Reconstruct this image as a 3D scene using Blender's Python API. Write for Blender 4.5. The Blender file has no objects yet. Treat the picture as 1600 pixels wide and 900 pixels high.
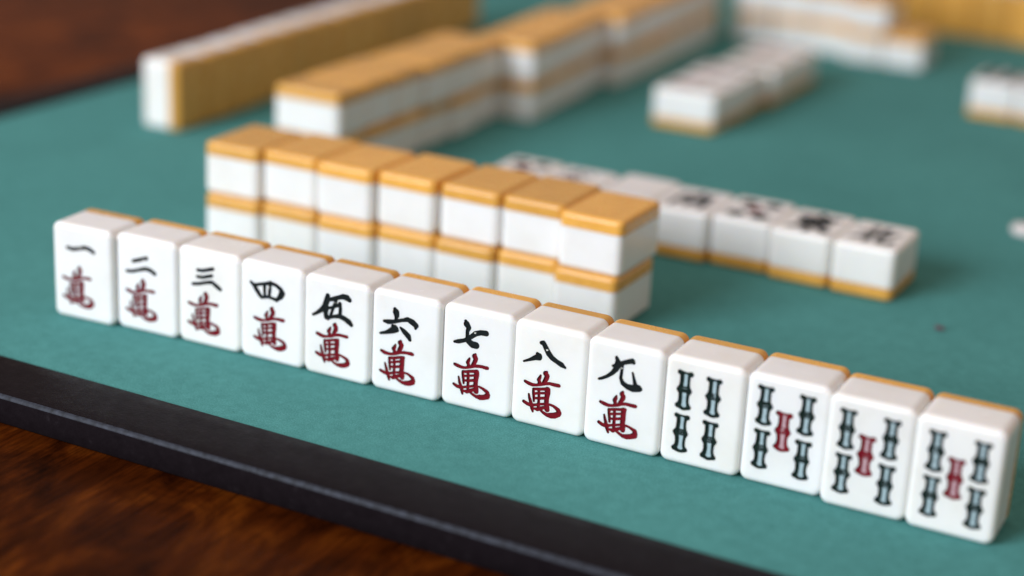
import bpy, bmesh, math, random
import numpy as np
from mathutils import Vector, Matrix
from mathutils.geometry import delaunay_2d_cdt

scene = bpy.context.scene
col = scene.collection
random.seed(7)
MM = 0.001

# ------------------------------------------------------------------ camera
cam_data = bpy.data.cameras.new('camera')
cam = bpy.data.objects.new('camera', cam_data)
col.objects.link(cam)
cam_data.sensor_width = 36.0
cam_data.lens = 62.94
cam_data.clip_start = 0.01
cam_data.clip_end = 50.0
_r = Vector((0.89096343, 0.45141782, 0.04905229))
_u = Vector((-0.19108845, 0.27475462, 0.94233492))
_f = Vector((-0.41190943, 0.84895927, -0.33105705))
_C = Vector((0.32029498, -0.36915591, 0.1785109))
cam.matrix_world = Matrix(((_r.x, _u.x, -_f.x, _C.x), (_r.y, _u.y, -_f.y, _C.y),
                           (_r.z, _u.z, -_f.z, _C.z), (0, 0, 0, 1)))
cam_data.dof.use_dof = True
cam_data.dof.focus_distance = 0.440
cam_data.dof.aperture_fstop = 4.8
cam_data.dof.aperture_blades = 9
scene.camera = cam

# ------------------------------------------------------------------ world, lamps, exposure
world = bpy.data.worlds.new('World')
scene.world = world
world.use_nodes = True
bg = world.node_tree.nodes['Background']
bg.inputs['Color'].default_value = (1.0, 0.79, 0.68, 1)      # dim warm room
bg.inputs['Strength'].default_value = 0.40


def area(name, loc, target, sx, sy, energy, color):
    d = bpy.data.lights.new(name, 'AREA')
    d.shape = 'RECTANGLE'
    d.size = sx
    d.size_y = sy
    d.energy = energy
    d.color = color
    o = bpy.data.objects.new(name, d)
    col.objects.link(o)
    o.location = loc
    o.rotation_euler = (Vector(target) - Vector(loc)).to_track_quat('-Z', 'Y').to_euler()
    return o


area('window_light', (-0.48, -1.08, 0.62), (0.1, 0.12, 0.0), 0.80, 0.70, 27.5, (0.85, 0.918, 1.0))
area('overhead_fill', (0.30, 0.1, 1.9), (0.1, 0.25, 0.0), 1.6, 1.6, 2.5, (1.0, 0.76, 0.72))  # added warm fill from above to lift the tile tops, unseen source

scene.view_settings.view_transform = 'Standard'
scene.view_settings.look = 'None'
scene.view_settings.gamma = 1.0
scene.view_settings.exposure = 0.0
scene.view_settings.use_curve_mapping = False
scene.render.engine = 'CYCLES'
scene.cycles.use_denoising = True
scene.cycles.max_bounces = 8

# ------------------------------------------------------------------ materials


def new_mat(name):
    m = bpy.data.materials.new(name)
    m.use_nodes = True
    nt = m.node_tree
    b = nt.nodes['Principled BSDF']
    return m, nt, b


def noise(nt, scale, detail=4, rough=0.55, coord='Object', sc=None, dist=0.0, rot=None, vary=False):
    tc = nt.nodes.new('ShaderNodeTexCoord')
    mp = nt.nodes.new('ShaderNodeMapping')
    if sc:
        mp.inputs['Scale'].default_value = sc
    if rot:
        mp.inputs['Rotation'].default_value = rot
    n = nt.nodes.new('ShaderNodeTexNoise')
    n.inputs['Scale'].default_value = scale
    n.inputs['Detail'].default_value = detail
    n.inputs['Roughness'].default_value = rough
    n.inputs['Distortion'].default_value = dist
    if vary:                               # every object shows another part of the pattern
        oi = nt.nodes.new('ShaderNodeObjectInfo')
        sc_ = nt.nodes.new('ShaderNodeMath')
        sc_.operation = 'MULTIPLY'
        sc_.inputs[1].default_value = 9.0
        nt.links.new(oi.outputs['Random'], sc_.inputs[0])
        nt.links.new(sc_.outputs[0], mp.inputs['Location'])
    nt.links.new(tc.outputs[coord], mp.inputs['Vector'])
    nt.links.new(mp.outputs['Vector'], n.inputs['Vector'])
    return n.outputs['Fac']


def ramp(nt, fac, stops):
    r = nt.nodes.new('ShaderNodeValToRGB')
    el = r.color_ramp.elements
    while len(el) < len(stops):
        el.new(0.5)
    for e, (p, c) in zip(el, stops):
        e.position = p
        e.color = (c[0], c[1], c[2], 1)
    nt.links.new(fac, r.inputs['Fac'])
    return r.outputs['Color']


def bump(nt, b, fac, strength, dist):
    bp = nt.nodes.new('ShaderNodeBump')
    bp.inputs['Strength'].default_value = strength
    bp.inputs['Distance'].default_value = dist
    nt.links.new(fac, bp.inputs['Height'])
    nt.links.new(bp.outputs['Normal'], b.inputs['Normal'])


def rand_tint(nt, color_out, amount):
    """slightly different brightness for every object"""
    oi = nt.nodes.new('ShaderNodeObjectInfo')
    mr = nt.nodes.new('ShaderNodeMapRange')
    mr.inputs['To Min'].default_value = 1.0 - amount
    mr.inputs['To Max'].default_value = 1.0
    nt.links.new(oi.outputs['Random'], mr.inputs['Value'])
    mx = nt.nodes.new('ShaderNodeVectorMath')
    mx.operation = 'SCALE'
    nt.links.new(color_out, mx.inputs[0])
    nt.links.new(mr.outputs['Result'], mx.inputs['Scale'])
    return mx.outputs['Vector']


def mat_white():
    m, nt, b = new_mat('ivory_resin')
    c = ramp(nt, noise(nt, 75, 4, 0.6, vary=True), [(0.28, (0.82, 0.805, 0.78)), (0.5, (0.865, 0.857, 0.845)), (0.72, (0.885, 0.88, 0.875))])
    oi = nt.nodes.new('ShaderNodeObjectInfo')
    yel = ramp(nt, oi.outputs['Random'], [(0.0, (1.0, 0.985, 0.955)), (0.5, (0.97, 0.968, 0.96)), (1.0, (1.0, 1.0, 1.0))])
    ym = nt.nodes.new('ShaderNodeMix')
    ym.data_type = 'RGBA'
    ym.blend_type = 'MULTIPLY'
    ym.inputs['Factor'].default_value = 1.0
    nt.links.new(c, ym.inputs[6])
    nt.links.new(yel, ym.inputs[7])
    nt.links.new(ym.outputs[2], b.inputs['Base Color'])
    b.inputs['Subsurface Weight'].default_value = 0.6
    b.inputs['Subsurface Radius'].default_value = (1.0, 0.85, 0.65)
    b.inputs['Subsurface Scale'].default_value = 0.0020
    ro = ramp(nt, noise(nt, 220, 5, 0.7, vary=True), [(0.35, (0.16,) * 3), (0.75, (0.30,) * 3)])
    nt.links.new(ro, b.inputs['Roughness'])
    b.inputs['IOR'].default_value = 1.5
    return m


def mat_orange():
    m, nt, b = new_mat('orange_resin')
    c = ramp(nt, noise(nt, 110, 3, vary=True), [(0.3, (0.80, 0.405, 0.078)), (0.7, (0.87, 0.455, 0.094))])
    nt.links.new(rand_tint(nt, c, 0.22), b.inputs['Base Color'])
    b.inputs['Subsurface Weight'].default_value = 0.15
    b.inputs['Subsurface Radius'].default_value = (1.0, 0.5, 0.15)
    b.inputs['Subsurface Scale'].default_value = 0.0012
    ro = ramp(nt, noise(nt, 220, 5, 0.7, vary=True), [(0.35, (0.20,) * 3), (0.75, (0.36,) * 3)])
    nt.links.new(ro, b.inputs['Roughness'])
    return m


def mat_ink(name, c0, c1, chip=0.80):
    m, nt, b = new_mat(name)
    base = ramp(nt, noise(nt, 900, 4, 0.6), [(0.3, c0), (0.7, c1)])
    # tiny places where the paint has flaked out of the engraving
    fl = ramp(nt, noise(nt, 520, 3, 0.5), [(chip, (0, 0, 0)), (chip + 0.015, (1, 1, 1))])
    mix = nt.nodes.new('ShaderNodeMix')
    mix.data_type = 'RGBA'
    nt.links.new(fl, mix.inputs['Factor'])
    nt.links.new(base, mix.inputs[6])
    mix.inputs[7].default_value = (0.62, 0.60, 0.55, 1)
    nt.links.new(mix.outputs[2], b.inputs['Base Color'])
    b.inputs['Roughness'].default_value = 0.55
    b.inputs['Specular IOR Level'].default_value = 0.17
    bump(nt, b, noise(nt, 1600, 3), 0.35, 0.0001)
    return m


def mat_felt():
    m, nt, b = new_mat('teal_felt')
    fine = noise(nt, 2500, 3, 0.75)
    mid = noise(nt, 340, 4, 0.65)
    big = noise(nt, 16, 4, 0.6)
    a = ramp(nt, fine, [(0.28, (0.044, 0.175, 0.165)), (0.5, (0.076, 0.268, 0.254)), (0.74, (0.130, 0.375, 0.358))])
    s = nt.nodes.new('ShaderNodeMix')
    s.data_type = 'RGBA'
    s.blend_type = 'MULTIPLY'
    s.inputs['Factor'].default_value = 1.0
    nt.links.new(a, s.inputs[6])
    nt.links.new(ramp(nt, mid, [(0.3, (0.84, 0.87, 0.87)), (0.7, (1.08, 1.07, 1.07))]), s.inputs[7])
    s2 = nt.nodes.new('ShaderNodeMix')
    s2.data_type = 'RGBA'
    s2.blend_type = 'MULTIPLY'
    s2.inputs['Factor'].default_value = 1.0
    nt.links.new(s.outputs[2], s2.inputs[6])
    nt.links.new(ramp(nt, big, [(0.3, (0.88, 0.90, 0.90)), (0.7, (1.07, 1.06, 1.06))]), s2.inputs[7])
    fib = ramp(nt, noise(nt, 520, 2, 0.5, sc=(1.0, 3.5, 1), dist=2.5), [(0.745, (0, 0, 0)), (0.77, (0.55,) * 3)])
    s4 = nt.nodes.new('ShaderNodeMix')
    s4.data_type = 'RGBA'
    nt.links.new(fib, s4.inputs['Factor'])
    nt.links.new(s2.outputs[2], s4.inputs[6])
    s4.inputs[7].default_value = (0.28, 0.42, 0.40, 1)
    nt.links.new(s4.outputs[2], b.inputs['Base Color'])
    b.inputs['Roughness'].default_value = 0.95
    b.inputs['Specular IOR Level'].default_value = 0.05
    b.inputs['Sheen Weight'].default_value = 0.03
    b.inputs['Sheen Roughness'].default_value = 0.5
    b.inputs['Sheen Tint'].default_value = (0.6, 0.95, 0.9, 1)
    bump(nt, b, fine, 0.45, 0.00025)
    return m


def mat_border():
    m, nt, b = new_mat('black_leatherette')
    c = ramp(nt, noise(nt, 420, 5, 0.7), [(0.3, (0.0070, 0.0050, 0.0062)), (0.62, (0.0100, 0.0074, 0.0090)), (0.82, (0.024, 0.020, 0.023))])
    nt.links.new(c, b.inputs['Base Color'])
    ro = ramp(nt, noise(nt, 240, 5, 0.7), [(0.3, (0.34,) * 3), (0.75, (0.50,) * 3)])
    nt.links.new(ro, b.inputs['Roughness'])
    b.inputs['Specular IOR Level'].default_value = 0.025
    bump(nt, b, noise(nt, 1300, 4, 0.6), 0.35, 0.0002)
    return m


def mat_wood():
    m, nt, b = new_mat('dark_lacquered_wood')
    rz = (0, 0, math.radians(14))
    grain = noise(nt, 95, 6, 0.66, sc=(2.8, 0.5, 1), dist=0.9, rot=rz)
    figure = noise(nt, 34, 6, 0.64, sc=(1.5, 0.8, 1), dist=1.2, rot=rz)
    c1 = ramp(nt, figure, [(0.34, (0.018, 0.0036, 0.0006)), (0.54, (0.062, 0.0128, 0.0014)), (0.80, (0.165, 0.042, 0.0040))])
    c2 = ramp(nt, grain, [(0.3, (0.55, 0.52, 0.50)), (0.55, (0.95, 0.93, 0.92)), (0.75, (1.25, 1.2, 1.15))])
    s = nt.nodes.new('ShaderNodeMix')
    s.data_type = 'RGBA'
    s.blend_type = 'MULTIPLY'
    s.inputs['Factor'].default_value = 1.0
    nt.links.new(c1, s.inputs[6])
    nt.links.new(c2, s.inputs[7])
    pores = noise(nt, 330, 4, 0.7, sc=(3.2, 0.16, 1), dist=0.4, rot=rz)
    s3 = nt.nodes.new('ShaderNodeMix')
    s3.data_type = 'RGBA'
    s3.blend_type = 'MULTIPLY'
    s3.inputs['Factor'].default_value = 1.0
    nt.links.new(s.outputs[2], s3.inputs[6])
    nt.links.new(ramp(nt, pores, [(0.34, (0.45, 0.42, 0.40)), (0.52, (1.0, 1.0, 1.0)), (0.72, (1.15, 1.12, 1.05))]), s3.inputs[7])
    # painted light: wandering wave along Y, wood dimmer in front and brighter behind
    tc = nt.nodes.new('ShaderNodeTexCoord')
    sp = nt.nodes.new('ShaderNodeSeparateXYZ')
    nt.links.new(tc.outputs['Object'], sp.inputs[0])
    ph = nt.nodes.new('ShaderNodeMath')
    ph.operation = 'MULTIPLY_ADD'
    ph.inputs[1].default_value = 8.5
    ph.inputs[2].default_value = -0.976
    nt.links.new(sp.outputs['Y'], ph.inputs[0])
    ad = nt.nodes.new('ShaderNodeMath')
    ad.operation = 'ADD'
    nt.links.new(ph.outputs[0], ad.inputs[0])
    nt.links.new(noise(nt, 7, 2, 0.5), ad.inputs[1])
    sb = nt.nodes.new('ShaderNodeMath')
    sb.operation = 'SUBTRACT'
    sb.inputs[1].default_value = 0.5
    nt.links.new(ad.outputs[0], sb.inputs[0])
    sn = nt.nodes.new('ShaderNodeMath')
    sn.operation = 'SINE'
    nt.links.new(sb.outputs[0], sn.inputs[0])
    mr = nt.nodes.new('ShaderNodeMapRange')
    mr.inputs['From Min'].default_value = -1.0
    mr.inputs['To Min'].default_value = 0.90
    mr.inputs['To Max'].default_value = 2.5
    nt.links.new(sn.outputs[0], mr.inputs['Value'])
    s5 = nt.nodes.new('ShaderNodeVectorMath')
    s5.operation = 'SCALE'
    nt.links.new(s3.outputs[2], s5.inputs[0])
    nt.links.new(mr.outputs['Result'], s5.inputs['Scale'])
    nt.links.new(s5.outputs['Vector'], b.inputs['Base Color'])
    b.inputs['Roughness'].default_value = 0.40
    b.inputs['Specular IOR Level'].default_value = 0.02
    bump(nt, b, grain, 0.12, 0.0003)
    return m


def mat_plain(name, c0, c1, rough, scale=300):
    m, nt, b = new_mat(name)
    nt.links.new(ramp(nt, noise(nt, scale, 4), [(0.3, c0), (0.7, c1)]), b.inputs['Base Color'])
    b.inputs['Roughness'].default_value = rough
    return m


WHITE = mat_white()
ORANGE = mat_orange()
BLACK_INK = mat_ink('black_ink', (0.003, 0.005, 0.005), (0.010, 0.014, 0.015), 0.735)
GREEN_INK = mat_ink('green_black_ink', (0.003, 0.007, 0.006), (0.010, 0.024, 0.019), 0.82)
RED_INK = mat_ink('red_ink', (0.12, 0.0022, 0.008), (0.215, 0.004, 0.013), 0.80)
PALE_BLUE = mat_plain('pale_blue_paint', (0.34, 0.45, 0.49), (0.44, 0.56, 0.60), 0.4, 900)
PALE_PINK = mat_plain('pale_pink_paint', (0.46, 0.28, 0.31), (0.56, 0.38, 0.41), 0.4, 900)
FELT = mat_felt()
BORDER = mat_border()
EDGE_HIGHLIGHT = mat_plain('worn_edge_highlight', (0.008, 0.009, 0.012), (0.042, 0.048, 0.066), 0.62, 520)  # bluish edge highlight painted into the colour, mixed with some wear
WOOD = mat_wood()
STICK = mat_plain('stick_plastic', (0.72, 0.66, 0.64), (0.78, 0.73, 0.71), 0.35)
EDGE_HIGHLIGHT.node_tree.nodes['Principled BSDF'].inputs['Specular IOR Level'].default_value = 0.22
LINT = mat_plain('lint', (0.10, 0.045, 0.06), (0.16, 0.08, 0.10), 0.9, 1500)

# ------------------------------------------------------------------ helpers


def link_mesh(name, verts, faces, mats, parent=None, smooth=None, midx=None):
    me = bpy.data.meshes.new(name)
    me.from_pydata([tuple(v) for v in verts], [], faces)
    for m in mats:
        me.materials.append(m)
    if smooth is not None:
        me.polygons.foreach_set('use_smooth', smooth)
    if midx is not None:
        me.polygons.foreach_set('material_index', midx)
    me.update()
    return me


def add(name, me, parent=None):
    o = bpy.data.objects.new(name, me)
    col.objects.link(o)
    if parent:
        o.parent = parent
    return o


def tag(o, label, cat, group=None):
    o['label'] = label
    o['category'] = cat
    if group:
        o['group'] = group


# ------------------------------------------------------------------ the setting: table top
def build_table():
    bm = bmesh.new()
    bmesh.ops.create_cube(bm, size=1.0)
    bmesh.ops.scale(bm, vec=(2.2, 2.2, 0.03), verts=bm.verts)
    bmesh.ops.translate(bm, vec=(0.2, 0.35, -0.0074 - 0.015), verts=bm.verts)
    bmesh.ops.bevel(bm, geom=list(bm.edges), offset=0.004, segments=3, affect='EDGES')
    me = bpy.data.meshes.new('table_top')
    bm.to_mesh(me)
    bm.free()
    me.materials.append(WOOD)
    o = add('table_top', me)
    o['kind'] = 'structure'
    o['label'] = 'dark brown lacquered wooden table top under the green mat'


build_table()

# ------------------------------------------------------------------ the mat: felt field + four border strips
MAT_A = -0.0208
MAT_O = Vector((-162.1, -33.3, 0)) * MM
MAT_S = 0.680
BW = 0.0200


def build_mat():
    root = bpy.data.objects.new('mahjong_mat', None)
    col.objects.link(root)
    root.location = (MAT_O.x, MAT_O.y, -0.0073)
    root.rotation_euler = (0, 0, MAT_A)
    tag(root, 'square green felt playing mat with black leatherette border on the wooden table', 'mat')
    Z = 0.0073
    # felt: a slab whose top is a gently uneven grid
    n = 48
    vs, fs = [], []
    rnd = random.Random(3)
    for j in range(n + 1):
        for i in range(n + 1):
            e = 0.0003
            x = -e + (MAT_S + 2 * e) * i / n
            y = -e + (MAT_S + 2 * e) * j / n
            vs.append((x, y, Z - 0.0001 + 0.00004 * (rnd.random() - 0.5)))
    for j in range(n):
        for i in range(n):
            a = j * (n + 1) + i
            fs.append((a, a + 1, a + n + 2, a + n + 1))
    k = len(vs)
    for (x, y) in ((0, 0), (MAT_S, 0), (MAT_S, MAT_S), (0, MAT_S)):
        vs.append((x, y, 0.0002))
    fs.append((k + 3, k + 2, k + 1, k))
    add('felt', link_mesh('felt', vs, fs, [FELT], smooth=[True] * len(fs)), root)
    # border strip profile (d = outward from the felt, z)
    prof = [(0.0000, 0.0002), (0.0000, Z + 0.0002), (0.0002, Z + 0.00045), (0.0006, Z + 0.0006)]
    for t in (0.25, 0.5, 0.75):
        prof.append((BW * t, Z + 0.0006 + 0.00015 * math.sin(math.pi * t)))
    r = 0.0013
    for a in range(0, 7):
        th = math.radians(90 - 15 * a)
        prof.append((BW - r + r * math.cos(th), Z + 0.0006 - r + r * math.sin(th)))
    prof += [(BW, Z * 0.45), (BW - 0.0002, 0.0004), (BW - 0.0004, 0.0001)]
    np_ = len(prof)
    seg = 60
    rnd = random.Random(11)
    for s in range(4):
        vs, fs = [], []
        wob = [0.00012 * (rnd.random() - 0.5) for _ in range(seg + 1)]
        for i in range(seg + 1):
            for (d, z) in prof:
                t = -d + (MAT_S + 2 * d) * i / seg          # mitred ends
                dd = d + (wob[i] if 0.001 < d else 0.0)
                vs.append((t, -dd, z))
        for i in range(seg):
            for j in range(np_ - 1):
                a = i * np_ + j
                fs.append((a, a + 1, a + np_ + 1, a + np_))
            fs.append((i * np_ + np_ - 1, i * np_, (i + 1) * np_, (i + 1) * np_ + np_ - 1))
        fs.append(tuple(range(np_ - 1, -1, -1)))
        fs.append(tuple(seg * np_ + j for j in range(np_)))
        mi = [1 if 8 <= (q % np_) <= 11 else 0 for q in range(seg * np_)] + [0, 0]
        me = link_mesh('border_strip', vs, fs, [BORDER, EDGE_HIGHLIGHT], midx=mi, smooth=[True] * (len(fs) - 2) + [False] * 2)
        o = add('border_strip', me, root)
        c = MAT_S / 2
        o.matrix_local = (Matrix.Translation((c, c, 0)) @ Matrix.Rotation(math.pi / 2 * s, 4, 'Z')
                          @ Matrix.Translation((-c, -c, 0)))
    return root


build_mat()

# ------------------------------------------------------------------ engraved characters
# brush strokes as (x, z, half width) in millimetres on the tile face; x from the centre line, z from the foot
WAN = [[(-5.56, 10.53, 0.29), (-4.61, 10.29, 0.39), (-3.58, 10.11, 0.32), (-2.58, 10.23, 0.24), (-1.26, 10.61, 0.27), (-0.12, 11.18, 0.3), (1.04, 11.4, 0.28), (2.21, 11.43, 0.32), (3.21, 11.42, 0.37), (3.54, 11.46, 0.33)], [(-1.47, 13.0, 0.12), (-1.69, 12.4, 0.33), (-2.01, 11.74, 0.4), (-1.7, 11.17, 0.33), (-1.85, 10.69, 0.3)], [(0.08, 14.29, 0.22), (-0.15, 13.79, 0.53), (0.26, 13.27, 0.5), (0.14, 12.66, 0.52), (-0.18, 12.0, 0.43), (-0.55, 11.33, 0.37), (-0.94, 10.85, 0.23)], [(-3.22, 9.04, 0.22), (-2.5, 9.17, 0.25), (-1.17, 9.49, 0.25), (0.15, 9.84, 0.27), (0.95, 9.96, 0.28)], [(-3.2, 9.02, 0.24), (-3.12, 7.95, 0.27), (-3.0, 6.8, 0.25), (-2.9, 5.93, 0.17)], [(0.61, 9.71, 0.6), (0.64, 8.85, 0.57), (0.55, 7.48, 0.52), (0.5, 6.3, 0.5), (0.69, 5.33, 0.57), (0.72, 4.56, 0.54)], [(-1.75, 9.29, 0.25), (-1.69, 7.79, 0.25), (-1.65, 6.45, 0.25), (-1.66, 5.1, 0.29), (-1.62, 4.1, 0.3)], [(-2.91, 7.92, 0.2), (-1.59, 8.28, 0.2), (0.07, 8.71, 0.2)], [(-2.74, 6.73, 0.19), (-1.49, 6.94, 0.24), (0.17, 7.39, 0.25)], [(-5.65, 5.15, 0.29), (-4.72, 4.78, 0.37), (-3.69, 4.64, 0.36), (-2.53, 5.02, 0.22), (-1.37, 5.42, 0.19), (-0.05, 5.79, 0.22)], [(-2.75, 3.9, 0.17), (-1.94, 3.88, 0.37), (-1.29, 4.24, 0.37), (0.02, 4.83, 0.29)], [(-4.37, 7.35, 0.15), (-4.17, 6.52, 0.25), (-3.91, 5.74, 0.3), (-3.63, 4.96, 0.34), (-3.3, 3.86, 0.37), (-3.1, 3.06, 0.17)], [(-1.1, 4.02, 0.19), (-0.21, 3.47, 0.25), (0.83, 3.09, 0.35), (1.84, 3.15, 0.56), (2.83, 3.39, 0.59), (3.8, 3.9, 0.6), (3.98, 4.32, 0.54), (3.79, 5.0, 0.42), (3.17, 5.43, 0.32), (2.31, 5.78, 0.22), (1.45, 5.96, 0.18)]]
NUM = {1: [[(-3.92, 19.87, 0.38), (-2.25, 19.63, 0.42), (-0.38, 20.06, 0.38), (1.87, 20.79, 0.45), (3.52, 20.59, 0.45), (4.78, 19.91, 0.45)]], 2: [[(-3.33, 19.33, 0.37), (-1.08, 20.1, 0.4), (1.09, 20.89, 0.44)], [(-5.44, 16.15, 0.34), (-3.7, 16.31, 0.34), (-1.51, 17.11, 0.34), (0.66, 17.85, 0.44), (2.27, 17.71, 0.47), (3.68, 16.98, 0.47)]], 3: [[(-2.76, 20.58, 0.36), (-1.2, 20.64, 0.36), (0.54, 21.23, 0.36), (2.1, 21.78, 0.39)], [(-2.89, 18.68, 0.33), (-1.21, 18.77, 0.36), (1.74, 19.81, 0.36)], [(-4.38, 16.38, 0.33), (-2.28, 16.8, 0.33), (-0.18, 17.53, 0.33), (1.73, 18.0, 0.39), (2.93, 17.34, 0.49), (4.38, 16.52, 0.46)]], 4: [[(-5.88, 20.68, 0.26), (-4.8, 19.86, 0.48), (-3.95, 18.69, 0.55), (-2.94, 17.47, 0.48), (-2.43, 17.03, 0.35), (-0.58, 17.53, 0.29), (1.09, 17.4, 0.32), (2.26, 17.14, 0.41)], [(-4.8, 20.01, 0.35), (-3.28, 20.46, 0.32), (-1.27, 21.02, 0.32), (0.23, 21.5, 0.41)], [(0.3, 21.57, 0.38), (2.07, 21.25, 0.38), (3.57, 20.37, 0.48), (4.35, 19.43, 0.41), (3.92, 18.28, 0.29), (2.43, 17.26, 0.29)], [(-1.54, 20.82, 0.41), (-1.53, 19.18, 0.35), (-1.42, 17.42, 0.32)], [(0.3, 21.69, 0.35), (0.14, 19.82, 0.38), (-0.08, 17.93, 0.35)], [(3.74, 20.2, 0.41), (3.25, 18.68, 0.41), (2.43, 17.32, 0.35)]], 5: [[(-2.08, 21.78, 0.53), (-2.29, 20.57, 0.74), (-3.0, 18.66, 0.68), (-4.12, 17.4, 0.5), (-5.41, 16.4, 0.34), (-6.54, 15.72, 0.22)], [(-2.35, 18.65, 0.56), (-2.71, 16.96, 0.56), (-2.47, 15.9, 0.62), (-1.94, 15.48, 0.31)], [(-1.9, 20.65, 0.31), (-0.3, 21.27, 0.49), (1.3, 21.98, 0.46), (2.57, 22.44, 0.62), (3.7, 22.33, 0.74), (4.44, 21.87, 0.52)], [(0.42, 20.98, 0.34), (-0.26, 19.23, 0.31), (-1.03, 17.02, 0.31), (-1.33, 16.08, 0.31)], [(-1.7, 18.47, 0.25), (0.06, 19.21, 0.28), (1.66, 20.16, 0.37)], [(1.59, 20.32, 0.4), (1.75, 18.78, 0.4), (1.57, 16.69, 0.4)], [(-2.3, 15.72, 0.41), (-0.21, 16.46, 0.34), (1.56, 16.92, 0.53), (3.02, 16.56, 0.59), (4.32, 15.95, 0.68), (5.07, 15.29, 0.46)]], 6: [[(-2.72, 22.11, 0.39), (-2.38, 21.37, 0.81), (-2.17, 20.55, 0.66), (-2.33, 19.66, 0.33), (-2.31, 19.02, 0.39)], [(-5.74, 18.3, 0.27), (-4.55, 18.32, 0.52), (-2.68, 18.77, 0.39), (-0.82, 19.45, 0.33), (1.02, 20.08, 0.51), (2.44, 19.6, 0.72), (3.49, 18.93, 0.6), (3.33, 18.18, 0.27)], [(-6.75, 14.82, 0.21), (-5.09, 15.36, 0.34), (-3.54, 16.15, 0.7), (-2.55, 16.8, 0.91), (-1.85, 16.57, 0.36)], [(-3.26, 17.49, 0.33), (-2.69, 17.26, 0.61)], [(-0.94, 17.44, 0.21), (0.05, 16.69, 0.57), (1.33, 15.67, 0.66), (1.83, 14.76, 0.36)]], 7: [[(-3.09, 22.81, 0.32), (-2.81, 22.08, 0.73), (-2.17, 21.28, 0.53), (-2.52, 20.29, 0.38), (-2.5, 18.59, 0.38), (-2.1, 17.68, 0.65), (-1.01, 17.03, 0.79), (0.04, 17.03, 0.79)], [(-6.03, 16.77, 0.21), (-4.95, 17.06, 0.44), (-3.16, 17.73, 0.38), (-1.7, 18.76, 0.44), (-0.25, 20.07, 0.56), (1.22, 20.67, 0.55), (2.71, 20.77, 0.61)]], 8: [[(-6.61, 16.02, 0.12), (-4.95, 16.81, 0.26), (-3.54, 17.61, 0.52), (-2.63, 17.98, 0.8)], [(-3.02, 18.73, 0.34), (-2.48, 18.35, 0.57)], [(-2.13, 21.78, 0.37), (-1.56, 21.91, 0.48), (-0.82, 20.68, 0.57), (-0.02, 19.45, 0.63), (0.9, 18.54, 0.57), (2.25, 17.86, 0.48), (3.58, 17.32, 0.57), (4.56, 16.79, 0.2)]], 9: [[(-2.1, 22.68, 0.3), (-1.67, 21.74, 0.55), (-1.75, 20.62, 0.69), (-2.03, 19.82, 0.58), (-2.91, 18.57, 0.42), (-4.23, 17.39, 0.31), (-5.57, 16.58, 0.25), (-6.28, 16.28, 0.2)], [(-2.88, 20.37, 0.22), (-2.09, 20.68, 0.44)], [(-1.68, 20.78, 0.5), (-0.36, 21.7, 0.41), (0.98, 22.28, 0.47), (2.0, 22.67, 0.55), (2.3, 22.36, 0.38)], [(-0.47, 21.38, 0.28), (-0.54, 19.66, 0.25), (-0.67, 17.7, 0.3), (-0.11, 16.59, 0.47), (1.19, 15.92, 0.58), (2.59, 15.83, 0.8), (3.95, 16.15, 0.8), (4.31, 16.09, 0.6)], [(2.29, 19.7, 0.16), (2.66, 18.46, 0.25), (3.1, 17.05, 0.41)]]}
_side = [(-.9, 4.2, .30), (-.85, 2.4, .28), (-.95, 1.2, .32), (-1.3, .3, .52), (-.95, -.7, .30), (-.88, -2.0, .28), (-1.0, -3.0, .34), (-1.4, -3.6, .48)]
BAMD = [_side, [(-x, z - 0.1, w) for x, z, w in _side], [(-1.4, 4.4, .5), (-.5, 4.42, .22), (.5, 4.36, .22), (1.4, 4.3, .5)],
        [(-1.4, -3.65, .48), (-.6, -4.18, .2), (0, -4.32, .18), (.6, -4.22, .2), (1.4, -3.72, .48)],
        [(-1.1, .85, .1), (1.1, .85, .1)], [(-1.2, .3, .1), (1.2, .3, .1)], [(-1.1, -.25, .1), (1.1, -.25, .1)]]
BAMF = [[(0, 4.2, .5), (0, 0, .6), (0, -3.8, .5)], [(-.5, -3.7, .4), (.5, -3.7, .4)]]

SOUTH = [[(-5, 18.6, .6), (0, 19.2, .6), (5.2, 19.6, .8)], [(0.3, 22.6, .6), (0, 17, .6)], [(-5, 16.3, .7), (-5.4, 4.6, .6)],
         [(-5, 16.3, .6), (5, 17, .8)], [(5, 17, .8), (5.2, 5.2, .8), (4, 4.6, .4)], [(-2.2, 14.8, .5), (-1.2, 13.2, .5)],
         [(2.3, 15, .5), (1.2, 13.4, .5)], [(-3, 12.2, .5), (3.2, 12.7, .5)], [(-3, 9.3, .5), (3.2, 9.8, .5)], [(0, 12.5, .6), (0, 5.6, .5)]]
EAST = [[(-6, 19.4, .7), (6, 20.4, .9)], [(0, 23.4, .8), (0, 3, .8)], [(-4.2, 17.3, .8), (-4, 10.6, .8)], [(-4.2, 17.3, .7), (4.2, 17.8, .9)],
        [(4.2, 17.8, .9), (4, 11, .9)], [(-4, 14.1, .7), (4, 14.5, .7)], [(-4, 10.8, .7), (4, 11.2, .7)], [(-.4, 10.6, .9), (-6.4, 5, .5)],
        [(.4, 10.6, .7), (6.6, 4.8, 1.1)]]
NORTH = [[(-1.8, 21.5, .9), (-2, 5.5, .8)], [(-6.4, 15.6, .6), (-2, 16.6, .8)], [(-6.8, 7.6, .7), (-2, 10.4, .7)],
         [(2, 21.5, .9), (2, 7.4, .8), (2.8, 5.6, .8), (6, 5.6, .9), (6.6, 8.6, .5)], [(2, 13.4, .6), (6.2, 17.2, .9)]]



def scaled(strokes, k):
    return [[(x * k, 13.2 + (z - 13.2) * k, w) for x, z, w in s] for s in strokes]


def ring(cx, cz, R, w):
    return [(cx + R * math.cos(i * math.pi / 8), cz + R * math.sin(i * math.pi / 8), w) for i in range(17)]


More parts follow.
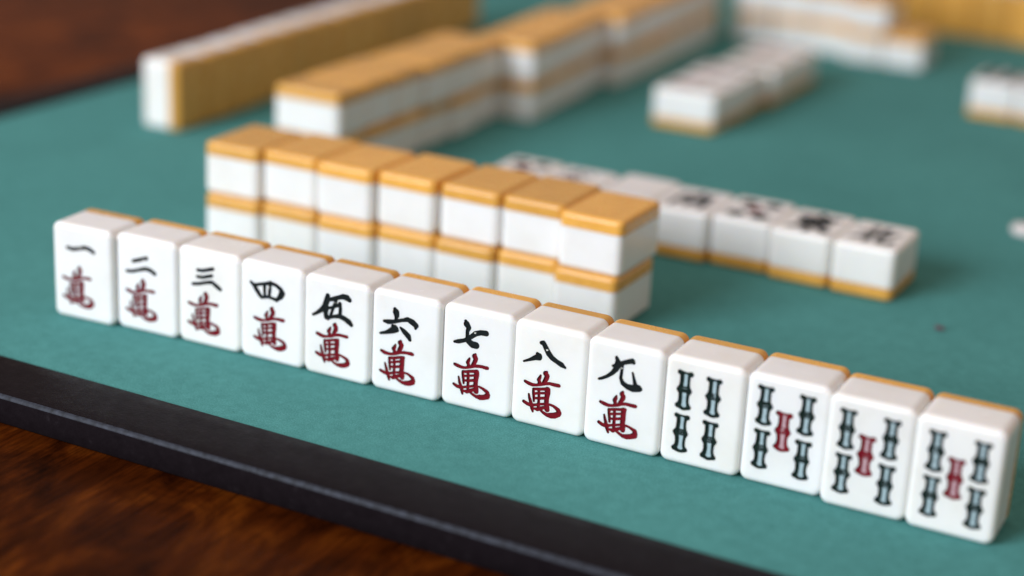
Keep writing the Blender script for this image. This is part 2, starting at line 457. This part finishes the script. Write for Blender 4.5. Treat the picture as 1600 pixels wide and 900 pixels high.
def pin(cx, cz):
    return [ring(cx, cz, 2.35, 0.5), ring(cx, cz, 1.15, 0.3), [(cx, cz, 0.42), (cx + 0.01, cz, 0.42)]]


W, H, D = 20.0, 27.3, 16.35          # tile size, mm
SPLIT = 12.15                          # depth at which the white layer meets the orange one
GRID = 0.09
DEPTH = 0.42


def sdf_grid(strokes, X, Z):
    d = np.full(X.shape, 1e3)
    for st in strokes:
        for (x0, z0, w0), (x1, z1, w1) in zip(st[:-1], st[1:]):
            dx, dz = x1 - x0, z1 - z0
            L = dx * dx + dz * dz + 1e-9
            t = np.clip(((X - x0) * dx + (Z - z0) * dz) / L, 0, 1)
            dist = np.hypot(X - x0 - t * dx, Z - z0 - t * dz) - (w0 + (w1 - w0) * t)
            d = np.minimum(d, dist)
    return d


def field(strokes):
    P = [q for s in strokes for q in s]
    x0 = min(q[0] - q[2] for q in P) - 0.4
    x1 = max(q[0] + q[2] for q in P) + 0.4
    z0 = min(q[1] - q[2] for q in P) - 0.4
    z1 = max(q[1] + q[2] for q in P) + 0.4
    nx, nz = int((x1 - x0) / GRID) + 2, int((z1 - z0) / GRID) + 2
    X, Z = np.meshgrid(x0 + GRID * np.arange(nx), z0 + GRID * np.arange(nz))
    return sdf_grid(strokes, X, Z) + 1.7e-5, x0, z0


def rdp(pts, tol):
    if len(pts) < 3:
        return pts
    a, b = np.array(pts[0]), np.array(pts[-1])
    ab = b - a
    n = np.hypot(*ab)
    P = np.array(pts[1:-1])
    if n < 1e-9:
        d = np.hypot(P[:, 0] - a[0], P[:, 1] - a[1])
    else:
        d = np.abs(ab[0] * (P[:, 1] - a[1]) - ab[1] * (P[:, 0] - a[0])) / n
    k = int(d.argmax())
    if d[k] < tol:
        return [pts[0], pts[-1]]
    return rdp(pts[:k + 2], tol)[:-1] + rdp(pts[k + 1:], tol)


def contours(F, x0, z0, tol=0.012):
    nz, nx = F.shape
    s = F < 0
    cell = (s[:-1, :-1].astype(int) + s[:-1, 1:] * 2 + s[1:, 1:] * 4 + s[1:, :-1] * 8)
    nxt = {}
    pos = {}

    def ept(j, i, e):
        if e == 0: a, b = (j, i), (j, i + 1)
        elif e == 1: a, b = (j, i + 1), (j + 1, i + 1)
        elif e == 2: a, b = (j + 1, i), (j + 1, i + 1)
        else: a, b = (j, i), (j + 1, i)
        key = (a, b)
        if key not in pos:
            fa, fb = F[a], F[b]
            t = fa / (fa - fb)
            pos[key] = (x0 + GRID * (a[1] + t * (b[1] - a[1])), z0 + GRID * (a[0] + t * (b[0] - a[0])))
        return key
    # directed so that the inside lies on the left
    T = {1: [(0, 3)], 2: [(1, 0)], 3: [(1, 3)], 4: [(2, 1)], 5: [(0, 3), (2, 1)], 6: [(2, 0)], 7: [(2, 3)],
         8: [(3, 2)], 9: [(0, 2)], 10: [(1, 0), (3, 2)], 11: [(1, 2)], 12: [(3, 1)], 13: [(0, 1)], 14: [(3, 0)]}
    js, is_ = np.nonzero((cell > 0) & (cell < 15))
    for j, i in zip(js.tolist(), is_.tolist()):
        for a, b in T[int(cell[j, i])]:
            nxt[ept(j, i, a)] = ept(j, i, b)
    loops = []
    while nxt:
        k0, k = next(iter(nxt.items()))
        loop = [k0]
        del nxt[k0]
        while k != k0 and k in nxt:
            loop.append(k)
            k = nxt.pop(k)
        pts = [pos[q] for q in loop]
        h = len(pts) // 2
        if h < 2:
            continue
        out = rdp(pts[:h + 1], tol)[:-1] + rdp(pts[h:] + [pts[0]], tol)[:-1]
        if len(out) > 2:
            loops.append(out)
    return loops


def cdt(outer, loops):
    vs, es = [], []
    for lp in ([outer] if outer else []) + loops:
        k = len(vs)
        n = len(lp)
        vs += [Vector(q) for q in lp]
        es += [(k + i, k + (i + 1) % n) for i in range(n)]
    r = delaunay_2d_cdt(vs, es, [], 0, 1e-6)
    return [(v.x, v.y) for v in r[0]], [tuple(f) for f in r[2]]


def inside_tris(strokes, V, Fs, want_inside):
    c = np.array([[sum(V[k][0] for k in f) / 3, sum(V[k][1] for k in f) / 3] for f in Fs])
    d = sdf_grid(strokes, c[:, 0], c[:, 1])
    return [f for f, q in zip(Fs, d) if (q < 0) == want_inside]


def outline(inset, rc):
    """rounded rectangle, anticlockwise seen from the face side, with support points beside the corner arcs"""
    w, h = W / 2 - inset, H / 2 - inset
    r = max(rc - inset, 0.12)
    pts = []
    for k, (sx, sz) in enumerate(((1, -1), (1, 1), (-1, 1), (-1, -1))):
        cx, cz = sx * (w - r), sz * (h - r)
        a0 = math.radians(-90 + 90 * k)
        arc = [(cx + r * math.cos(a0 + math.radians(15 * i)), cz + r * math.sin(a0 + math.radians(15 * i))) for i in range(7)]
        t0 = (-math.sin(a0), math.cos(a0))
        a1 = a0 + math.pi / 2
        t1 = (-math.sin(a1), math.cos(a1))
        pts.append((arc[0][0] - 0.06 * t0[0], arc[0][1] - 0.06 * t0[1]))
        pts += arc
        pts.append((arc[-1][0] + 0.06 * t1[0], arc[-1][1] + 0.06 * t1[1]))
    return pts


RC, RB = 2.2, 1.4                    # corner radius, edge bevel


def loft(levels):
    """levels: (inset, y mm from the face).  returns verts (metres, centred) and quads"""
    vs, fs = [], []
    n = len(outline(0, RC))
    for inset, y in levels:
        for (x, z) in outline(inset, RC):
            vs.append((x * MM, (y - D / 2) * MM, z * MM))
    for l in range(len(levels) - 1):
        for i in range(n):
            a, b = l * n + i, l * n + (i + 1) % n
            fs.append((a, a + n, b + n, b))
    return vs, fs, n


def bevel_levels(r):
    return [(r * (1 - math.cos(math.radians(a))), r * (1 - math.sin(math.radians(a)))) for a in range(90, -1, -15)]


def body_mesh(name, glyphs):
    # front bevel starts at inset RB on the face plane
    lv = [(RB - RB * math.sin(math.radians(a)), RB - RB * math.cos(math.radians(a))) for a in range(0, 91, 15)]
    lv += [(0, RB + 0.05), (0, SPLIT - 0.12), (0.0, SPLIT - 0.08), (0.06, SPLIT - 0.005)]
    vs, fs, n = loft(lv)
    smooth = [True] * len(fs)
    fs.append(tuple(range((len(lv) - 1) * n + n - 1, (len(lv) - 1) * n - 1, -1)))
    smooth.append(False)
    # face with the engraved openings
    loops, strokes = [], []
    for g in glyphs:
        loops += g['loops']
        strokes += g['all']
    if loops:
        V, Fs = cdt(outline(RB, RC), [[(x, z - H / 2) for x, z in lp] for lp in loops])
        sh = [[(x, z - H / 2, w) for x, z, w in s] for s in strokes]
        Fs = inside_tris(sh, V, Fs, False)
        k = len(vs)
        vs += [(x * MM, -D / 2 * MM, z * MM) for x, z in V]
        fs += [tuple(k + q for q in f) for f in Fs]
        smooth += [False] * len(Fs)
    else:
        fs.append(tuple(range(n)))
        smooth.append(False)
    return link_mesh(name, vs, fs, [WHITE], smooth=smooth)


def back_mesh():
    r = RB
    lv = [(0.06, SPLIT + 0.005), (0.0, SPLIT + 0.08), (0.0, SPLIT + 0.12), (0.0, D - r - 0.05)]
    lv += [(r - r * math.cos(math.radians(a)), D - r + r * math.sin(math.radians(a))) for a in range(0, 91, 15)]
    vs, fs, n = loft(lv)
    sm = [True] * len(fs)
    fs.append(tuple(range(n)))
    fs.append(tuple(range((len(lv) - 1) * n + n - 1, (len(lv) - 1) * n - 1, -1)))
    return link_mesh('back', vs, fs, [ORANGE], smooth=sm + [False, False])


def make_glyph(part, strokes, mat, fill=None, fill_mat=None, grow=0.15):
    """an inlay set into the face: painted floor and walls of the engraving"""
    strokes = [[(x, z, w + grow) for x, z, w in s] for s in strokes]
    allst = strokes + (fill or [])
    F, x0, z0 = field(allst)
    loops = contours(F, x0, z0)
    vs, fs, mi = [], [], []

    def floor(st, lps, depth, idx):
        V, Fs = cdt(None, lps)
        Fs = inside_tris(st, V, Fs, True)
        k = len(vs)
        vs.extend([(x * MM, (depth - D / 2) * MM, (z - H / 2) * MM) for x, z in V])
        fs.extend([tuple(k + q for q in f) for f in Fs])
        mi.extend([idx] * len(Fs))

    for lp in loops:
        k, n = len(vs), len(lp)
        vs.extend([(x * MM, (0.0 - D / 2) * MM, (z - H / 2) * MM) for x, z in lp])
        vs.extend([(x * MM, (DEPTH - D / 2) * MM, (z - H / 2) * MM) for x, z in lp])
        for i in range(n):
            j = (i + 1) % n
            fs.append((k + i, k + j, k + n + j, k + n + i))
            mi.append(0)
    if fill:
        floor(allst, loops, DEPTH, 1)
        F2, a, b = field(strokes)
        floor(strokes, contours(F2, a, b), DEPTH - 0.1, 0)
    else:
        floor(allst, loops, DEPTH, 0)
    me = link_mesh(part, vs, fs, [mat] + ([fill_mat] if fill_mat else []), midx=mi)
    return {'part': part, 'mesh': me, 'loops': loops, 'all': allst}


def jitter(strokes, seed, a=0.05):
    r = random.Random(seed)
    return [[(x + r.uniform(-a, a), z + r.uniform(-a, a), w * r.uniform(0.9, 1.12)) for x, z, w in s] for s in strokes]


def shift(strokes, dx, dz):
    return [[(x + dx, z + dz, w) for x, z, w in s] for s in strokes]


def bamboo(cx, cz, red=False, seed=0):
    return make_glyph('bamboo_stick', jitter(shift([[(x, z * 1.04, w) for x, z, w in q] for q in BAMD], cx, cz), 'b%d %.1f %.1f' % (seed, cx, cz), 0.04), RED_INK if red else GREEN_INK,
                      shift(BAMF, cx, cz), PALE_PINK if red else PALE_BLUE, 0.14)


BACK = back_mesh()
KIND = {}


def kind(key, glyphs):
    KIND[key] = (body_mesh('body', glyphs), [(g['part'], g['mesh']) for g in glyphs])


kind('plain', [])
# the red character sits a little differently on each tile
WOFF = {1: (-0.1, 0.5), 2: (-0.2, 0.2), 3: (-0.2, 0.3), 4: (0.9, 0.5), 5: (0.3, 0.3), 6: (-0.8, -0.4), 7: (-0.1, 0.3), 8: (-0.35, 0.3), 9: (0.1, 0.0)}
for n_ in range(1, 10):
    gx, gz = -0.95 + 0.09 * (n_ - 1), 0.7
    kind('wan%d' % n_, [make_glyph('numeral', shift(NUM[n_], gx, gz), BLACK_INK),
                        make_glyph('wan_character', jitter(shift(WAN, WOFF[n_][0] + gx, WOFF[n_][1] + gz), n_), RED_INK)])
kind('bam4', [bamboo(-4.9, 18.8), bamboo(2.3, 18.6), bamboo(-4.9, 7.9), bamboo(2.3, 7.7)])
for sd, (ox, oz) in (('a', (0.0, 0.85)), ('b', (0.0, 0.6)), ('c', (0.35, 0.5))):
    kind('bam5' + sd, [bamboo(-5.3 + ox, 18.7 + oz, seed=ord(sd)), bamboo(4.7 + ox, 18.5 + oz, seed=ord(sd)), bamboo(-0.45 + ox, 13.3 + oz, True, ord(sd)),
                       bamboo(-5.3 + ox, 7.8 + oz, seed=ord(sd)), bamboo(4.7 + ox, 7.4 + oz, seed=ord(sd))])
kind('south', [make_glyph('wind_character', scaled(SOUTH, 0.95), BLACK_INK, grow=0.28)])
kind('east', [make_glyph('wind_character', scaled(EAST, 0.95), BLACK_INK, grow=0.42)])
kind('north', [make_glyph('wind_character', scaled(NORTH, 0.92), BLACK_INK, grow=0.32)])
kind('pin5', [make_glyph('circle_mark', pin(x, z), GREEN_INK, grow=0.22) for x, z in ((-4.0, 20), (4.0, 20), (-4.0, 6.4), (4.0, 6.4))]
     + [make_glyph('circle_mark', pin(0, 13.2), RED_INK)])
kind('pin8', [make_glyph('circle_mark', pin(x, z), GREEN_INK, grow=0.4) for x in (-4.4, 4.4) for z in (3.9, 10.1, 16.3, 22.5)])

POSE = {'stand': Matrix.Translation((0, 0, H / 2 * MM)),
        'up': Matrix.Translation((0, 0, D / 2 * MM)) @ Matrix.Rotation(-math.pi / 2, 4, 'X'),
        'down': Matrix.Translation((0, 0, D / 2 * MM)) @ Matrix.Rotation(math.pi / 2, 4, 'X')}


def tile(x, y, z, rz, pose, key, label, group):
    """x, y: centre of the footprint in mm; rz in degrees"""
    root = bpy.data.objects.new('mahjong_tile', None)
    root.empty_display_size = 0.01
    col.objects.link(root)
    root.location = (x * MM, y * MM, z * MM)
    root.rotation_euler = (0, 0, math.radians(rz))
    tag(root, label, 'mahjong tile', group)
    body, parts = KIND[key]
    for nm, me in [('body', body), ('back', BACK)] + parts:
        o = add(nm, me, root)
        o.matrix_local = POSE[pose]
    return root


ORD = ['first', 'second', 'third', 'fourth', 'fifth', 'sixth', 'seventh', 'eighth', 'ninth', 'tenth',
       'eleventh', 'twelfth', 'thirteenth', 'fourteenth', 'fifteenth', 'sixteenth', 'seventeenth']
Z0 = 0.02                              # felt surface, mm (a hair clear of it)

# ------------------------------------------------------------------ front row: thirteen standing tiles
FRONT = [('wan1', 'standing white tile with a single black stroke over a red character, leftmost in front row'),
         ('wan2', 'standing white tile with two black strokes over a red character in front row'),
         ('wan3', 'standing white tile with three black strokes over a red character in front row'),
         ('wan4', 'standing white tile with the black boxed numeral four over a red character'),
         ('wan5', 'standing white tile with the black many-stroked numeral five over a red character'),
         ('wan6', 'standing white tile with the black numeral six, dot above spread legs, over red character'),
         ('wan7', 'standing white tile with the black crossed numeral seven over a red character'),
         ('wan8', 'standing white tile with two separate slanting black strokes, numeral eight, over red character'),
         ('wan9', 'standing white tile with the black hooked numeral nine, rightmost of the red character tiles'),
         ('bam4', 'standing white tile with four green bamboo sticks and no red one'),
         ('bam5a', 'five bamboo tile in front row, standing right next to the four bamboo tile'),
         ('bam5b', 'five bamboo tile in front row, second from the right end'),
         ('bam5c', 'five bamboo tile at the right end of front row, its right side showing')]
FX = [12.0 + 20.11 * k for k in range(13)]
FY = [-2.3, -0.2, 0.7, 0.7, 0.4, 0.8, 1.6, 1.2, 0.5, 0.5, 0.7, -1.2, -1.9]
FA = [2.2, 1.4, 0.6, -0.3, -0.3, 0.4, 0.2, -0.3, -0.6, 0.0, 0.2, 0.2, -0.8]
for i in range(13):
    tile(FX[i], FY[i] - 2.0 + D / 2, Z0, FA[i], 'stand', FRONT[i][0], FRONT[i][1], 'front row of standing tiles')

# ------------------------------------------------------------------ two-high wall behind the front row
g = 'two-high wall behind the front row'
UX = [6.8, 27.0, 47.4, 68.2, 89.6, 110.0, 130.4]
UY = [72.8, 75.2, 73.6, 75.0, 75.2, 75.2, 71.0]
UA = [1.0, -1.2, -0.6, -1.2, -1.0, -0.4, -1.4]
LX = [7.6, 28.0, 48.6, 69.0, 89.3, 109.5, 130.0]
LY = [71.6, 73.2, 72.2, 73.8, 73.2, 74.2, 69.6]
LA = [0.8, -0.6, 0.2, -0.6, -0.8, -0.2, -0.8]
for i in range(7):
    where = ('at the left end' if i == 0 else 'at the right end' if i == 6 else ORD[i] + ' from the left')
    tile(LX[i], LY[i] + H / 2, Z0, LA[i], 'down', 'plain',
         'orange-backed tile, lower layer of wall behind front row, ' + where, g)
    tile(UX[i], UY[i] + H / 2, Z0 + D + 0.02, UA[i], 'down', 'plain',
         'orange-backed tile, top layer of wall behind front row, ' + where, g)

# ------------------------------------------------------------------ face-up row behind that wall
g = 'face-up row behind the wall'
ROW2 = [('pin5', 'face-up tile at the far left end of the row half hidden by the wall'),
        ('wan6', 'face-up tile with black and red marks, second from left in the row behind the wall'),
        ('plain', 'face-up blank white tile in the row behind the wall'),
        ('south', 'face-up tile with a dark character, just right of the blank tile'),
        ('pin5', 'face-up tile with dark marks at both ends, third from the right end of its row'),
        ('east', 'face-up tile with large dark character, beside the right end tile of its row'),
        ('north', 'face-up tile with a dark character at the right end of the row behind the wall')]
RX = [66.4, 86.9, 107.8, 128.4, 148.9, 169.4, 189.9]
RY = [144.6, 143.7, 147.6, 144.2, 145.6, 143.4, 142.4]
RA = [0.5, -0.4, -0.8, 0.2, 0.3, -1.0, -0.6]
for i in range(7):
    tile(RX[i], RY[i] + H / 2, Z0, RA[i], 'up', ROW2[i][0], ROW2[i][1], g)

# ------------------------------------------------------------------ left player's standing hand, backs to the centre
g = 'standing hand along the left border'
hx0, hy0, ha = -98.4, 185.2, 1.9
for i in range(13):
    t = i * 20.45
    x = hx0 - t * math.sin(math.radians(ha)) + random.uniform(-0.8, 0.8)
    y = hy0 + t * math.cos(math.radians(ha))
    where = ('nearest the camera' if i == 0 else 'at the far end' if i == 12 else ORD[i] + ' from the near end')
    tile(x, y, Z0, -90 + ha + random.uniform(-0.8, 0.8), 'stand', 'plain',
         'standing tile showing its orange back in far left row, ' + where, g)

# ------------------------------------------------------------------ left two-high wall in three shifted sections
g = 'two-high wall running away on the left'
cols_ = []
for i in range(17):
    if i < 6:
        xr, a = -2.6 + 0.2 * i, -0.4
    elif i < 10:
        xr, a = 12.0 - 1.3 * (i - 6), 3.6
    else:
        xr, a = 15.4 - 0.9 * (i - 10), 2.6
    cols_.append((xr - H / 2, 160.6 + 20.6 * i, a))
for i, (x, y, a) in enumerate(cols_):
    where = ('nearest the camera' if i == 0 else ORD[i] + ' from the near end')
    for lay in (0, 1):
        tile(x + random.uniform(-1.0, 1.0), y + random.uniform(-0.1, 0.1), Z0 + lay * (D + 0.02), 90 + a * 0.4 + random.uniform(-0.5, 0.5), 'down', 'plain',
             'orange-backed tile, %s of long wall on left, %s' % ('top layer' if lay else 'lower layer', where), g)

# ------------------------------------------------------------------ left player's face-up row
g = 'face-up row running away in the middle'
LD = ['wan8', 'wan3', 'wan5', 'bam4', 'wan2', 'wan7']
for i in range(6):
    where = ('nearest the camera' if i == 0 else 'at the far end' if i == 5 else ORD[i] + ' from the near end')
    xo = [0, 0.4, -0.3, 4.2, 3.6, 4.0][i]
    tile(67.6 + xo, 312.6 + 20.5 * i, Z0, -90 + random.uniform(-1, 1), 'up', LD[i],
         'face-up tile in the row running away at the upper middle, ' + where, g)

# ------------------------------------------------------------------ far wall
g = 'far wall'
FW = [(29.0, 494.5), (49.4, 494.8), (69.4, 493.8), (89.0, 484.6), (109.4, 484.2)]
for i, (x, y) in enumerate(FW):
    where = ('at its right end' if i == 4 else ['second', 'third', 'fourth', 'fifth'][3 - i] + ' from its right end')
    tile(x, y + H / 2, Z0, random.uniform(-1, 1), 'down', 'plain', 'orange-backed tile, lower layer of blurred far wall, ' + where, g)
    if i < 4:
        where = ('at its right end' if i == 3 else ['second', 'third', 'fourth'][2 - i] + ' from its right end')
        tile(x + (1.8 if i == 3 else 0), y - 0.4 + H / 2, Z0 + D + 0.02, random.uniform(-1, 1), 'down', 'plain',
             'orange-backed tile, top layer of blurred far wall, ' + where, g)

# ------------------------------------------------------------------ far player's standing hand
g = 'far standing hand'
for i in range(4):
    where = ('leftmost in view', 'second from the left', 'third from the left', 'cut off by the right picture edge')[i]
    tile(88.4 + 20.4 * i, 597.1 - 0.9 * i, Z0, 180 - 1.5, 'stand', 'plain',
         'standing orange-backed tile in blurred row at top right, ' + where, g)

# ------------------------------------------------------------------ face-up tiles at the right edge
g = 'face-up tiles at the right edge'
for i, (k_, lb) in enumerate((('pin8', 'blurred face-up tile near the upper right edge, leftmost of its row'),
                              ('pin8', 'blurred face-up tile cut off by the upper right edge of the picture'))):
    tile(170.4 + 20.6 * i, 405.5 - 1.2 * i + H / 2, Z0, 180 - 1.0, 'up', k_, lb, g)


# ------------------------------------------------------------------ small things
def build_stick():
    bm = bmesh.new()
    n = 10
    L, wd, th = 65.0, 7.4, 3.2
    prof = []
    for i in range(n + 1):
        a = math.radians(90 + 180 * i / n)
        prof.append((wd / 2 + wd / 2 * math.cos(a), wd / 2 * math.sin(a)))
    for i in range(n + 1):
        a = math.radians(-90 + 180 * i / n)
        prof.append((L - wd / 2 + wd / 2 * math.cos(a), wd / 2 * math.sin(a)))
    vs = [bm.verts.new((x * MM, y * MM, 0)) for x, y in prof]
    f = bm.faces.new(vs)
    r = bmesh.ops.extrude_face_region(bm, geom=[f])
    bmesh.ops.translate(bm, vec=(0, 0, th * MM), verts=[v for v in r['geom'] if isinstance(v, bmesh.types.BMVert)])
    bmesh.ops.recalc_face_normals(bm, faces=bm.faces)
    ed = [e for e in bm.edges if abs(e.verts[0].co.z - e.verts[1].co.z) < 1e-7]
    bmesh.ops.bevel(bm, geom=ed, offset=0.0009, segments=3, affect='EDGES')
    me = bpy.data.meshes.new('counting_stick')
    bm.to_mesh(me)
    bm.free()
    me.materials.append(STICK)
    o = add('counting_stick', me)
    o.location = (0.2150, 0.2410, 0.00002)
    o.rotation_euler = (0, 0, math.radians(-4))
    tag(o, 'rounded white end of a thin stick on the felt at the right edge', 'stick')


def build_lint():
    bm = bmesh.new()
    bmesh.ops.create_icosphere(bm, subdivisions=2, radius=0.0011)
    rnd = random.Random(5)
    for v in bm.verts:
        k = 0.7 + 0.6 * rnd.random()
        v.co = Vector((v.co.x * k * 1.2, v.co.y * k, v.co.z * k * 0.5))
    zmin = min(v.co.z for v in bm.verts)
    bmesh.ops.translate(bm, vec=(0, 0, -zmin), verts=bm.verts)
    me = bpy.data.meshes.new('lint_speck')
    bm.to_mesh(me)
    bm.free()
    me.materials.append(LINT)
    o = add('lint_speck', me)
    o.location = (0.2183, 0.1279, 0.0)
    tag(o, 'tiny dark reddish speck of lint lying alone on the felt', 'lint')


build_stick()
build_lint()
